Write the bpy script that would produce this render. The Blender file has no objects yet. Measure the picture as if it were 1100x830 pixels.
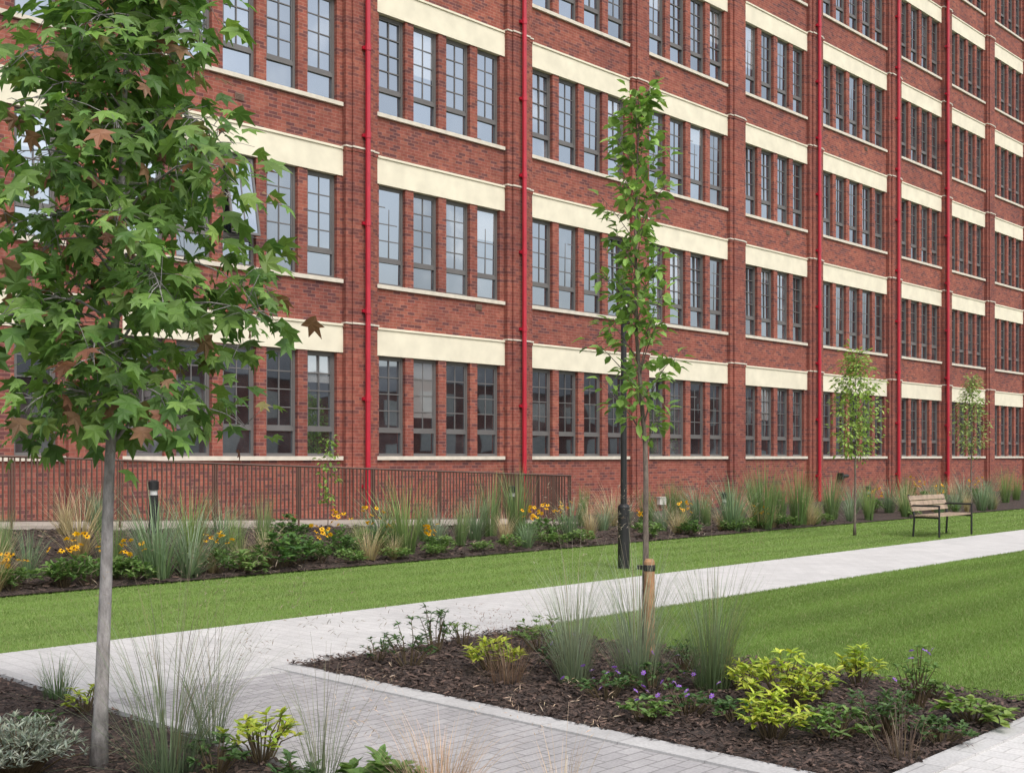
import bpy, math, random
import numpy as np
from mathutils import Vector, Matrix, noise
random.seed(7); np.random.seed(7)
SC=bpy.context.scene; COL=SC.collection
U=random.uniform
# ------------------------------------------------------------------ camera geometry
FPX=1250.0; OFF=1200.0; EYE=1.65; HY=490.0
n_=math.hypot(FPX,OFF); CA=FPX/n_; SA=OFF/n_      # X (along facade), Y (towards facade)
def ray(px,Z):
    xo=(px-550)/FPX
    return Z*(CA+xo*SA), Z*(SA-xo*CA)
def onY(px,Y):
    xo=(px-550)/FPX
    Z=Y/(SA-xo*CA); return Z*(CA+xo*SA)
def depth(X,Y): return X*CA+Y*SA
def ramp(X): return min(.8,max(0.0,.5*(1-(X-7)/14.5)))
def sstep(t):
    t=min(1,max(0,t)); return t*t*(3-2*t)
def bedz(X,Y):
    return .02+ramp(X)*sstep((Y-13.7)/4.2)
def G(px,py,zf=None):
    z=0.0
    for i in range(6):
        Z=FPX*(EYE-z)/(py-HY); X,Y=ray(px,Z)
        z=zf(X,Y) if zf else 0.0
    return X,Y,z
YF=21.05
def Xf(px): return onY(px,YF)

# ------------------------------------------------------------------ mesh builder
class MB:
    def __init__(s): s.v=[];s.f=[];s.c=[];s.m=[]
    def add(s,vs,fs,col=(1,1,1),mi=0):
        b=len(s.v); s.v.extend([tuple(p) for p in vs]); s.c.extend([col]*len(vs))
        for f in fs: s.f.append(tuple(b+i for i in f)); s.m.append(mi)
    def box(s,x0,x1,y0,y1,z0,z1,col=(1,1,1),mi=0):
        s.add([(x0,y0,z0),(x1,y0,z0),(x1,y1,z0),(x0,y1,z0),(x0,y0,z1),(x1,y0,z1),(x1,y1,z1),(x0,y1,z1)],
              [(0,3,2,1),(4,5,6,7),(0,1,5,4),(1,2,6,5),(2,3,7,6),(3,0,4,7)],col,mi)
    def tube(s,pts,rads,seg=8,col=(1,1,1),mi=0):
        pts=[Vector(p) for p in pts]; vs=[];fs=[]
        t0=(pts[1]-pts[0]).normalized()
        ref=Vector((1,0,0)) if abs(t0.x)<.8 else Vector((0,1,0))
        for i,p in enumerate(pts):
            t=(pts[min(i+1,len(pts)-1)]-pts[max(i-1,0)]).normalized()
            a=(ref-t*ref.dot(t)).normalized(); b=t.cross(a); ref=a
            for k in range(seg):
                an=2*math.pi*k/seg
                vs.append(p+(a*math.cos(an)+b*math.sin(an))*rads[i])
        for i in range(len(pts)-1):
            for k in range(seg):
                k2=(k+1)%seg
                fs.append((i*seg+k,i*seg+k2,(i+1)*seg+k2,(i+1)*seg+k))
        fs.append(tuple(range(seg-1,-1,-1))); L=(len(pts)-1)*seg
        fs.append(tuple(range(L,L+seg)))
        s.add(vs,fs,col,mi)
    def lathe(s,prof,seg=20,col=(1,1,1),mi=0,c=(0,0,0)):
        vs=[];fs=[]
        for r,z in prof:
            for k in range(seg):
                an=2*math.pi*k/seg; vs.append((c[0]+r*math.cos(an),c[1]+r*math.sin(an),c[2]+z))
        for i in range(len(prof)-1):
            for k in range(seg):
                k2=(k+1)%seg; fs.append((i*seg+k,i*seg+k2,(i+1)*seg+k2,(i+1)*seg+k))
        fs.append(tuple(range(seg-1,-1,-1))); L=(len(prof)-1)*seg; fs.append(tuple(range(L,L+seg)))
        s.add(vs,fs,col,mi)
    def build(s,name,mats,parent=None,smooth=False,loc=None):
        me=bpy.data.meshes.new(name); me.from_pydata(s.v,[],s.f)
        if not isinstance(mats,(list,tuple)): mats=[mats]
        for m in mats: me.materials.append(m)
        if len(mats)>1: me.polygons.foreach_set('material_index',s.m)
        ca=me.color_attributes.new('Col','FLOAT_COLOR','POINT')
        c=np.ones((len(s.v),4),dtype=np.float32); c[:,:3]=np.array(s.c,dtype=np.float32)
        ca.data.foreach_set('color',c.ravel())
        if smooth: me.polygons.foreach_set('use_smooth',[True]*len(s.f))
        me.update()
        return link(name,me,parent,loc)
def link(name,me,parent=None,loc=None):
    o=bpy.data.objects.new(name,me); COL.objects.link(o)
    if parent: o.parent=parent
    if loc: o.location=loc
    return o
def tag(o,label,cat,group=None):
    o['label']=label; o['category']=cat
    if group: o['group']=group
    return o
def thing(name,label,cat,loc,rz=0,group=None):
    o=bpy.data.objects.new(name,None); COL.objects.link(o); o.location=loc; o.rotation_euler=(0,0,rz)
    o.empty_display_size=.1
    return tag(o,label,cat,group)
def struct(o,kind='structure'):
    o['kind']=kind; return o
def np_mesh(name,v,tri,col,mat):
    me=bpy.data.meshes.new(name); n=len(v); m=len(tri)
    me.vertices.add(n); me.vertices.foreach_set('co',np.asarray(v,dtype=np.float32).ravel())
    me.loops.add(m*tri.shape[1]); me.loops.foreach_set('vertex_index',tri.astype(np.int32).ravel())
    me.polygons.add(m); me.polygons.foreach_set('loop_start',np.arange(0,m*tri.shape[1],tri.shape[1],dtype=np.int32))
    me.update(calc_edges=True)
    ca=me.color_attributes.new('Col','FLOAT_COLOR','POINT')
    c=np.ones((n,4),dtype=np.float32); c[:,:3]=col; ca.data.foreach_set('color',c.ravel())
    me.materials.append(mat); me.validate()
    return link(name,me)

# ------------------------------------------------------------------ materials
def newmat(name):
    m=bpy.data.materials.new(name); m.use_nodes=True; nt=m.node_tree
    b=nt.nodes['Principled BSDF']; return m,nt,b
def N(nt,t,**kw):
    n=nt.nodes.new(t)
    for k,v in kw.items():
        if k in n.inputs: n.inputs[k].default_value=v
        else: setattr(n,k,v)
    return n
def L(nt,a,b): nt.links.new(a,b)
def rgba(c): return (c[0],c[1],c[2],1)
def mixc(nt,fac,a,b,mode='MIX'):
    m=nt.nodes.new('ShaderNodeMix'); m.data_type='RGBA'; m.blend_type=mode
    for sock,val in ((m.inputs[0],fac),(m.inputs[6],a),(m.inputs[7],b)):
        if hasattr(val,'is_output'): nt.links.new(val,sock)
        else: sock.default_value=val if not isinstance(val,tuple) else rgba(val)
    return m.outputs[2]
def math_n(nt,op,a,b):
    m=nt.nodes.new('ShaderNodeMath'); m.operation=op
    for i,v in enumerate((a,b)):
        if hasattr(v,'is_output'): nt.links.new(v,m.inputs[i])
        else: m.inputs[i].default_value=v
    return m.outputs[0]
def ramp_node(nt,src,stops):
    r=nt.nodes.new('ShaderNodeValToRGB'); els=r.color_ramp.elements
    els[0].position=stops[0][0]; els[0].color=rgba(stops[0][1]); els[1].position=stops[-1][0]; els[1].color=rgba(stops[-1][1])
    for p,c in stops[1:-1]:
        e=els.new(p); e.color=rgba(c)
    L(nt,src,r.inputs[0]); return r.outputs[0]
def bump(nt,b,h,s,d=.02):
    bp=N(nt,'ShaderNodeBump',Strength=s,Distance=d); L(nt,h,bp.inputs['Height']); L(nt,bp.outputs[0],b.inputs['Normal'])
def plain(name,col,rough=.5,metal=0,var=.15,scale=6):
    m,nt,b=newmat(name); g=N(nt,'ShaderNodeNewGeometry'); no=N(nt,'ShaderNodeTexNoise',Scale=scale,Detail=5.0); L(nt,g.outputs['Position'],no.inputs['Vector'])
    d=tuple(x*(1-var) for x in col); e=tuple(min(1,x*(1+var)) for x in col)
    L(nt,ramp_node(nt,no.outputs[0],[(.3,d),(.7,e)]),b.inputs['Base Color'])
    b.inputs['Roughness'].default_value=rough; b.inputs['Metallic'].default_value=metal
    return m
def brick_mat(name,c1,c2,c3,mortar,bw=.225,rh=.075,ms=.007):
    m,nt,b=newmat(name); g=N(nt,'ShaderNodeNewGeometry'); sp=N(nt,'ShaderNodeSeparateXYZ'); L(nt,g.outputs['Position'],sp.inputs[0])
    cb=N(nt,'ShaderNodeCombineXYZ'); L(nt,math_n(nt,'ADD',sp.outputs[0],sp.outputs[1]),cb.inputs[0]); L(nt,sp.outputs[2],cb.inputs[1])
    br=N(nt,'ShaderNodeTexBrick'); br.inputs['Scale'].default_value=1; br.inputs['Brick Width'].default_value=bw; br.inputs['Row Height'].default_value=rh
    br.inputs['Mortar Size'].default_value=ms; br.inputs['Mortar Smooth'].default_value=.2; br.inputs['Bias'].default_value=-.1
    br.inputs['Color1'].default_value=rgba(c1); br.inputs['Color2'].default_value=rgba(c2); br.inputs['Mortar'].default_value=rgba(mortar)
    L(nt,cb.outputs[0],br.inputs['Vector'])
    br2=N(nt,'ShaderNodeTexBrick'); br2.inputs['Scale'].default_value=1; br2.inputs['Brick Width'].default_value=bw; br2.inputs['Row Height'].default_value=rh
    br2.inputs['Mortar Size'].default_value=ms; br2.inputs['Color1'].default_value=(0,0,0,1); br2.inputs['Color2'].default_value=(1,1,1,1); br2.inputs['Mortar'].default_value=(0,0,0,1)
    L(nt,cb.outputs[0],br2.inputs['Vector'])
    w=ramp_node(nt,br2.outputs[0],[(.70,(0,0,0)),(.82,(1,1,1))])
    base=mixc(nt,w,br.outputs[0],c3)
    w2=ramp_node(nt,br2.outputs[0],[(.10,(.55,.55,.55)),(.22,(0,0,0))])
    base=mixc(nt,w2,base,(c1[0]*1.15,c1[1]*1.45,c1[2]*1.4))
    n1=N(nt,'ShaderNodeTexNoise',Scale=.4,Detail=7.0,Roughness=.65); L(nt,g.outputs['Position'],n1.inputs['Vector'])
    s1=ramp_node(nt,n1.outputs[0],[(.3,(.70,.72,.78)),(.7,(1.14,1.12,1.06))])
    n2=N(nt,'ShaderNodeTexNoise',Scale=9.0,Detail=4.0); L(nt,g.outputs['Position'],n2.inputs['Vector'])
    s2=ramp_node(nt,n2.outputs[0],[(.3,(.80,.80,.80)),(.7,(1.18,1.18,1.18))])
    base=mixc(nt,1.0,base,s1,'MULTIPLY'); base=mixc(nt,1.0,base,s2,'MULTIPLY')
    L(nt,base,b.inputs['Base Color']); b.inputs['Roughness'].default_value=.85; b.inputs['Specular IOR Level'].default_value=.25
    bump(nt,b,math_n(nt,'SUBTRACT',1.0,br.outputs['Fac']),.35,.007)
    return m
def pave_mat(name,c1,c2,mortar,bw,rh,ms,rot=0,stain=.2):
    m,nt,b=newmat(name); g=N(nt,'ShaderNodeNewGeometry'); mp=N(nt,'ShaderNodeMapping'); mp.inputs['Rotation'].default_value=(0,0,rot); L(nt,g.outputs['Position'],mp.inputs['Vector'])
    br=N(nt,'ShaderNodeTexBrick'); br.inputs['Scale'].default_value=1; br.inputs['Brick Width'].default_value=bw; br.inputs['Row Height'].default_value=rh
    br.inputs['Mortar Size'].default_value=ms; br.inputs['Mortar Smooth'].default_value=.3
    br.inputs['Color1'].default_value=rgba(c1); br.inputs['Color2'].default_value=rgba(c2); br.inputs['Mortar'].default_value=rgba(mortar)
    L(nt,mp.outputs[0],br.inputs['Vector'])
    n1=N(nt,'ShaderNodeTexNoise',Scale=1.3,Detail=7.0,Roughness=.65); L(nt,g.outputs['Position'],n1.inputs['Vector'])
    s1=ramp_node(nt,n1.outputs[0],[(.3,(1-stain,)*3),(.7,(1+stain*.5,)*3)])
    n2=N(nt,'ShaderNodeTexNoise',Scale=60.0,Detail=3.0); L(nt,g.outputs['Position'],n2.inputs['Vector'])
    s2=ramp_node(nt,n2.outputs[0],[(.3,(.86,)*3),(.7,(1.1,)*3)])
    base=mixc(nt,1.0,br.outputs[0],s1,'MULTIPLY'); base=mixc(nt,1.0,base,s2,'MULTIPLY')
    L(nt,base,b.inputs['Base Color']); b.inputs['Roughness'].default_value=.8
    bump(nt,b,math_n(nt,'SUBTRACT',1.0,br.outputs['Fac']),.4,.005)
    return m
def leaf_mat(name,trans=.3,rough=.5):
    m,nt,b=newmat(name); at=N(nt,'ShaderNodeAttribute'); at.attribute_name='Col'
    L(nt,at.outputs['Color'],b.inputs['Base Color']); b.inputs['Roughness'].default_value=rough
    b.inputs['Specular IOR Level'].default_value=.35
    tr=N(nt,'ShaderNodeBsdfTranslucent'); hs=N(nt,'ShaderNodeHueSaturation',Saturation=1.1,Value=1.5); L(nt,at.outputs['Color'],hs.inputs['Color']); L(nt,hs.outputs[0],tr.inputs[0])
    mx=N(nt,'ShaderNodeMixShader'); mx.inputs[0].default_value=trans
    L(nt,b.outputs[0],mx.inputs[1]); L(nt,tr.outputs[0],mx.inputs[2]); L(nt,mx.outputs[0],nt.nodes['Material Output'].inputs[0])
    return m
M={}
M['brick']=brick_mat('red_brick',(.265,.078,.055),(.20,.061,.048),(.135,.052,.05),(.265,.17,.145))
M['brickp']=brick_mat('red_brick_pilaster',(.255,.074,.053),(.195,.059,.047),(.15,.054,.048),(.25,.145,.125))
M['cream']=plain('cream_render',(.655,.605,.475),.8,0,.08,2.5)
M['stone']=plain('sill_stone',(.55,.50,.42),.8,0,.12,5)
M['frame']=plain('window_frame_grey',(.115,.108,.105),.45,0,.08,3)
M['red']=plain('red_paint',(.40,.012,.03),.35,0,.12,4)
M['vent']=plain('vent_clay',(.16,.10,.075),.8)
M['black']=plain('black_metal',(.012,.012,.013),.4,0,.2,5)
M['rail']=plain('brown_metal',(.095,.052,.038),.5,0,.2,5)
M['white']=plain('white_plastic',(.55,.52,.47),.5)
M['lens']=plain('lens_plastic',(.5,.5,.48),.25)
M['wood']=plain('bench_wood',(.30,.22,.155),.6,0,.3,9)
M['stake']=plain('stake_wood',(.36,.20,.10),.75,0,.3,14)
M['path']=pave_mat('buff_paving',(.55,.535,.52),(.50,.488,.475),(.40,.385,.37),.21,.14,.005,math.pi/2,.12)
M['cross']=pave_mat('lilac_block_paving',(.39,.375,.375),(.32,.308,.31),(.215,.205,.203),.2,.1,.006,0,.2)
M['edge']=pave_mat('edging_stone',(.47,.46,.45),(.42,.41,.405),(.30,.29,.285),.6,.4,.005,math.pi/2,.2)
M['leaf']=leaf_mat('foliage'); M['blade']=leaf_mat('lawn_blades',.25,.6)
M['roof']=plain('roofing_felt',(.12,.12,.12),.9)
def bark(name,c1,c2,sc):
    m,nt,b=newmat(name); g=N(nt,'ShaderNodeTexCoord'); mp=N(nt,'ShaderNodeMapping'); mp.inputs['Scale'].default_value=(1,1,.35); L(nt,g.outputs['Object'],mp.inputs[0])
    no=N(nt,'ShaderNodeTexNoise',Scale=sc,Detail=7.0,Roughness=.7); L(nt,mp.outputs[0],no.inputs['Vector'])
    n2=N(nt,'ShaderNodeTexNoise',Scale=5.0,Detail=4.0); L(nt,g.outputs['Object'],n2.inputs['Vector'])
    L(nt,mixc(nt,1.0,ramp_node(nt,no.outputs[0],[(.3,c1),(.68,c2)]),ramp_node(nt,n2.outputs[0],[(.35,(.72,.74,.72)),(.65,(1.1,1.1,1.1))]),'MULTIPLY'),b.inputs['Base Color']); b.inputs['Roughness'].default_value=.85
    bump(nt,b,no.outputs[0],.8,.014); return m
M['bark_grey']=bark('grey_bark',(.16,.145,.14),(.43,.40,.39),28)
M['bark_brown']=bark('brown_bark',(.07,.055,.045),(.23,.18,.145),30)
# glass: dark room (some with a pale blind) behind a reflecting pane
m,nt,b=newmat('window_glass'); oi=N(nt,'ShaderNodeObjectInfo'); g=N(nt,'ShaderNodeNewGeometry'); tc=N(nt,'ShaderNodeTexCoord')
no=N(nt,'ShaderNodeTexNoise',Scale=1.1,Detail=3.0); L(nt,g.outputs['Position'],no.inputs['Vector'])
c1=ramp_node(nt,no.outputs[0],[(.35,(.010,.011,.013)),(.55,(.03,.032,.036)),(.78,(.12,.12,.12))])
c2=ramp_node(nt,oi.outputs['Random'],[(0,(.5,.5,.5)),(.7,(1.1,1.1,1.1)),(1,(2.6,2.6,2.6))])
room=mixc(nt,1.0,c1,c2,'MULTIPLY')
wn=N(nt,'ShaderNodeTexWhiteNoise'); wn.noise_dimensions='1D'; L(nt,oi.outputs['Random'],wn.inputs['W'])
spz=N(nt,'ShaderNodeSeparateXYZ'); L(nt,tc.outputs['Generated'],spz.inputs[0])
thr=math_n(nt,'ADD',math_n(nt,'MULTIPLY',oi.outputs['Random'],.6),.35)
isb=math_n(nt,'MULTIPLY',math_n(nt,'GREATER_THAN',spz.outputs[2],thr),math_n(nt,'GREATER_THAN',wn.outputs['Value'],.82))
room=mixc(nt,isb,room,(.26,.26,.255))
L(nt,room,b.inputs['Base Color']); b.inputs['Roughness'].default_value=.1; b.inputs['IOR'].default_value=1.45
gl=N(nt,'ShaderNodeBsdfGlossy',Roughness=.02); gl.inputs['Color'].default_value=(.80,.89,1,1)
n3=N(nt,'ShaderNodeTexNoise',Scale=.9,Detail=1.0); L(nt,g.outputs['Position'],n3.inputs['Vector'])
bp=N(nt,'ShaderNodeBump',Strength=.08,Distance=.05); L(nt,n3.outputs[0],bp.inputs['Height']); L(nt,bp.outputs[0],gl.inputs['Normal'])
mr=N(nt,'ShaderNodeMapRange'); mr.inputs[3].default_value=.27; mr.inputs[4].default_value=.46; L(nt,wn.outputs['Value'],mr.inputs[0])
mx=N(nt,'ShaderNodeMixShader'); L(nt,mr.outputs[0],mx.inputs[0]); L(nt,b.outputs[0],mx.inputs[1]); L(nt,gl.outputs[0],mx.inputs[2]); L(nt,mx.outputs[0],nt.nodes['Material Output'].inputs[0])
M['glass']=m
m,nt,b=newmat('lawn_turf'); g=N(nt,'ShaderNodeNewGeometry'); mp=N(nt,'ShaderNodeMapping'); mp.inputs['Scale'].default_value=(.35,3,1); L(nt,g.outputs['Position'],mp.inputs[0])
no=N(nt,'ShaderNodeTexNoise',Scale=1.4,Detail=6.0); L(nt,mp.outputs[0],no.inputs['Vector'])
no2=N(nt,'ShaderNodeTexNoise',Scale=70.0,Detail=4.0); L(nt,g.outputs['Position'],no2.inputs['Vector'])
a=ramp_node(nt,no.outputs[0],[(.3,(.13,.212,.04)),(.7,(.18,.27,.058))]); d=ramp_node(nt,no2.outputs[0],[(.3,(.75,.75,.75)),(.7,(1.15,1.15,1.15))])
L(nt,mixc(nt,1.0,a,d,'MULTIPLY'),b.inputs['Base Color']); b.inputs['Roughness'].default_value=.9; bump(nt,b,no2.outputs[0],.4,.015); M['lawn']=m
m,nt,b=newmat('bark_mulch'); g=N(nt,'ShaderNodeNewGeometry')
vo=N(nt,'ShaderNodeTexVoronoi',Scale=55.0); L(nt,g.outputs['Position'],vo.inputs['Vector']); no=N(nt,'ShaderNodeTexNoise',Scale=20.0,Detail=8.0); L(nt,g.outputs['Position'],no.inputs['Vector'])
a=ramp_node(nt,vo.outputs['Color'],[(.2,(.022,.015,.012)),(.6,(.055,.034,.026)),(.9,(.11,.07,.052))])
L(nt,mixc(nt,1.0,a,ramp_node(nt,no.outputs[0],[(.3,(.55,.55,.55)),(.7,(1.2,1.2,1.2))]),'MULTIPLY'),b.inputs['Base Color']); b.inputs['Roughness'].default_value=.9
bump(nt,b,vo.outputs['Distance'],.7,.02); M['mulch']=m
M['ground']=plain('far_ground',(.10,.12,.06),.95,0,.3,.3)
M['conc']=plain('ramp_concrete',(.36,.32,.275),.85,0,.2,3)

# ------------------------------------------------------------------ ground
def sheet(name,x0,x1,y0,y1,z,mat):
    mb=MB(); mb.add([(x0,y0,z),(x1,y0,z),(x1,y1,z),(x0,y1,z)],[(0,1,2,3)])
    return struct(mb.build(name,mat))
sheet('ground',-400,600,-400,600,-.09,M['ground'])
BX=3.72                                            # edge of the left bed
PX0,PX1=5.45,8.1                                   # right bed
PN,PF=7.65,9.85                                    # main path
def slab(name,x0,x1,y0,y1,z,mat):
    mb=MB(); mb.box(x0,x1,y0,y1,-.085,z,); return struct(mb.build(name,mat))
mb=MB(); mb.box(BX,110,PN,PF,-.085,.0); mb.box(-40,BX,8.95,PF,-.085,.0); struct(mb.build('main_path',M['path']))
slab('cross_path',BX,PX0-.2,-12,PN-.2,-.004,M['cross'])
slab('side_path',PX0,110,-1,2.6,.0,M['path'])
mb=MB(); mb.box(PX0-.2,PX0,-12,PN,-.085,.010); mb.box(BX,PX0-.2,PN-.2,PN,-.085,.004); mb.box(PX0,110,2.6,2.75,-.085,.014)
mb.box(BX-.1,BX,-12,8.95,-.085,.03); mb.box(-40,BX-.1,8.85,8.95,-.085,.03)
struct(mb.build('path_edging',M['edge']))
slab('lawn',PX1,110,2.75,PN,-.006,M['lawn'])
slab('far_lawn',-40,110,PF,13.7,-.004,M['lawn'])
def bed(name,x0,x1,y0,y1,st,zf,amp=.03):
    nx=max(2,int((x1-x0)/st)); ny=max(2,int((y1-y0)/st)); vs=[];fs=[]
    for j in range(ny+1):
        for i in range(nx+1):
            x=x0+(x1-x0)*i/nx; y=y0+(y1-y0)*j/ny
            e=min(1,min(x-x0,x1-x,y-y0,y1-y)/.15)
            z=zf(x,y)+e*(amp*noise.noise(Vector((x*2,y*2,0)))+amp*.9*noise.noise(Vector((x*11,y*11,3)))+.02)
            vs.append((x,y,z))
    for j in range(ny):
        for i in range(nx):
            a=j*(nx+1)+i; fs.append((a,a+1,a+nx+2,a+nx+1))
    mb=MB(); mb.add(vs,fs); return struct(mb.build(name,M['mulch'],smooth=True))
bed('planting_bed',PX0,PX1,2.75,PN,.05,lambda x,y:-.01)
bed('planting_bed',-3,BX-.1,.5,8.85,.07,lambda x,y:0.0)
bed('far_planting_bed',-6,21.5,13.7,17.92,.14,bedz,.05)
bed('far_planting_bed',21.5,90,13.7,YF,.3,lambda x,y:.02,.05)
mb=MB(); vs=[];fs=[]
xs=[-12,-4,0,4,7,10,14,18,21.5]
for x in xs:
    z=ramp(x)
    vs+= [(x,17.92,-.08),(x,17.92,z+.05),(x,YF,z+.05),(x,YF,-.08)]
for i in range(len(xs)-1):
    a=i*4;b_=a+4
    fs+=[(a,b_,b_+1,a+1),(a+1,b_+1,b_+2,a+2)]
fs+=[(0,1,2,3),(len(vs)-4,len(vs)-1,len(vs)-2,len(vs)-3)]
mb.add(vs,fs); struct(mb.build('ramp',M['conc']))

# ------------------------------------------------------------------ bark chips and lawn blades (stuff)
def chips(name,samp,n,zf,s0,s1,lab):
    v=np.zeros((n,4,3));c=np.zeros((n,4,3))
    for i in range(n):
        x,y=samp(); s=U(s0,s1); z=zf(x,y)+U(.012,.04); a=U(0,6.28); w=s*U(.25,.5)
        d=Vector((math.cos(a),math.sin(a),U(-.4,.4))).normalized(); e=Vector((-math.sin(a),math.cos(a),U(-.5,.5))).normalized()
        p=Vector((x,y,z)); t=U(.3,1.0)**1.3; b=U(0,1)**1.4
        cc=(.026+.16*t*b,.017+.10*t*b,.014+.075*t*b)
        for q,(u,w_) in enumerate(((-.5,-.5),(.5,-.35),(.45,.5),(-.5,.4))):
            v[i,q]=p+d*s*u+e*w*w_; c[i,q]=cc
    o=np_mesh(name,v.reshape(-1,3),np.arange(4*n).reshape(-1,4),c.reshape(-1,3),M['leaf2'])
    struct(o,'stuff'); o['label']=lab; o['category']='bark chips'
m,nt,b=newmat('chip_bark'); at=N(nt,'ShaderNodeAttribute'); at.attribute_name='Col'; L(nt,at.outputs['Color'],b.inputs['Base Color']); b.inputs['Roughness'].default_value=.85; M['leaf2']=m
chips('bark_chips',lambda:(U(PX0-.03,PX1+.03),U(2.74,PN+.03)),21000,lambda x,y:.0,.014,.055,'dark bark chips on the bed around the staked tree')
chips('bark_chips',lambda:(U(.5,BX-.12),U(2.5,8.8)),14000,lambda x,y:.01,.014,.055,'dark bark chips on the bed around the sweetgum trunk')
chips('bark_chips',lambda:(U(6,26),13.66+4.1*random.random()),9000,lambda x,y:bedz(x,y)+.01,.04,.10,'dark bark chips on the far bed below the railing')
def lawn_blades(name,x0,x1,y0,y1,n,label):
    x=np.random.uniform(x0,x1,n*6); y=np.random.uniform(y0,y1,n*6)
    Z=x*CA+y*SA; R=x*SA-y*CA
    keep=(np.abs(R)/np.maximum(Z,.1)<.52)&(np.random.rand(n*6)<np.clip((11/np.maximum(Z,1))**1.6,0,1))
    x=x[keep][:n];y=y[keep][:n];Z=Z[keep][:n]; k=len(x)
    h=np.random.uniform(.010,.026,k); w=.0024*np.clip(Z/9,1,3.2); a=np.random.uniform(0,6.28,k)
    le=np.random.normal(0,.5,(k,2))*h[:,None]
    v=np.zeros((k,3,3)); v[:,0]=np.stack([x-np.cos(a)*w,y-np.sin(a)*w,np.full(k,-.006)],1); v[:,1]=np.stack([x+np.cos(a)*w,y+np.sin(a)*w,np.full(k,-.006)],1)
    v[:,2]=np.stack([x+le[:,0],y+le[:,1],h],1)
    s=.5+.5*np.sin(y*7+.6*np.sin(x*.7)); t=np.clip(np.random.normal(.5,.25,k),0,1)
    s2=.5+.5*np.sin(x*1.1+1.7*np.sin(y*.9))*np.sin(y*1.7+x*.4)
    base=np.array([.14,.23,.043])*(1-t[:,None])+np.array([.215,.315,.08])*t[:,None]
    base=base*(.80+.22*s[:,None]+.16*s2[:,None]); dry=np.random.rand(k)<.06; base[dry]=[.32,.30,.15]
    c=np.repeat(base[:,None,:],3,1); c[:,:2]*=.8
    o=np_mesh(name,v.reshape(-1,3),np.arange(3*k).reshape(-1,3),c.reshape(-1,3),M['blade'])
    struct(o,'stuff'); o['label']=label; o['category']='grass'
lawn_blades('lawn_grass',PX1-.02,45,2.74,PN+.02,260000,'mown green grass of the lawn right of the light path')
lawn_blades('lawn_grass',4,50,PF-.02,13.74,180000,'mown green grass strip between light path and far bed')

# ------------------------------------------------------------------ building
bld=thing('brick_building','long red brick factory building with cream bands and grey windows','building',(0,0,0))
F=4.0; NF=6; WH=2.35; WT=.36; TOP=1.65+NF*F+1.2
bays=[(-198,62,4),(136,362,5),(407,537,4),(572,672,4),(697,778,4),(800,864,4),(883,950,5),(967,1009,4),(1021,1056,4),(1067,1097,4)]
bays=[(Xf(a),Xf(b),n) for a,b,n in bays]
for k in range(3):
    a,b,n=bays[-1]; bays.append((b+1.15,b+1.15+3.7,4))
a0=bays[0][0]-5.2; bays.insert(0,(a0,a0+4.0,4))
wall=MB(); XL=bays[0][0]-.65; XR=bays[-1][1]+.65
wins=[]
edges=[XL]+[(bays[i][1]+bays[i+1][0])/2 for i in range(len(bays)-1)]+[XR]
for i,(S,E,n) in enumerate(bays):
    l,r=edges[i],edges[i+1]; p=(E-S)/(n-.24); w=p*.76
    for k in range(NF):
        zs=1.65+k*F; zb=-.1 if k==0 else zs-F+WH+.65
        wall.box(l,r,YF,YF+WT,zb,zs)
        wall.box(l,S,YF,YF+WT,zs,zs+WH); wall.box(E,r,YF,YF+WT,zs,zs+WH)
        for q in range(n-1): wall.box(S+q*p+w,S+(q+1)*p,YF,YF+WT,zs,zs+WH)
        for q in range(n): wins.append((S+q*p+w/2,zs,w,i,k,q))
        cb=MB(); cb.box(l+.2,r-.2,YF-.03,YF+WT,zs+WH,zs+WH+.60); cb.box(l+.2,r-.2,YF-.06,YF+WT,zs+WH+.60,zs+WH+.65); cb.build('cream_band',M['cream'],bld)
        sb=MB(); sb.box(S-.13,E+.13,YF-.07,YF+.12,zs-.085,zs+.004); sb.build('sill',M['stone'],bld)
    wall.box(l,r,YF,YF+WT,1.65+(NF-1)*F+WH+.65,TOP)
    wall.box(l,r,YF-.05,YF,-.1,.52)
wall.box(XL,XR,YF+WT,YF+15,-.1,TOP-.6)
wall.build('wall',M['brick'],bld)
rf=MB(); rf.box(XL-.1,XR+.1,YF-.3,YF+15.1,TOP,TOP+.25); rf.build('parapet_coping',M['stone'],bld)
for i,e in enumerate(edges):
    g0=(bays[i-1][1] if i>0 else e-.6); g1=(bays[i][0] if i<len(bays) else e+.6)
    a,b=g0+.15,g1-.15
    mb=MB(); mb.box(a,b,YF-.13,YF+.001,-.1,TOP-.01); mb.box(a+.17,b-.17,YF-.18,YF-.13,-.1,TOP-.015)
    for k in range(NF):
        z=1.65+k*F+WH+.57
        mb.box(a-.015,b+.015,YF-.145,YF-.001,z,z+.08); mb.box(a+.155,b-.155,YF-.195,YF-.145,z,z+.08)
    mb.build('pilaster',M['brickp'],bld)
    for k in range(NF):
        z=1.65+k*F+WH+.65
        st=MB(); st.box(a-.03,b+.03,YF-.165,YF-.002,z,z+.035); st.box(a+.14,b-.14,YF-.215,YF-.16,z-.002,z+.037); st.build('string_course',M['stone'],bld)
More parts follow.
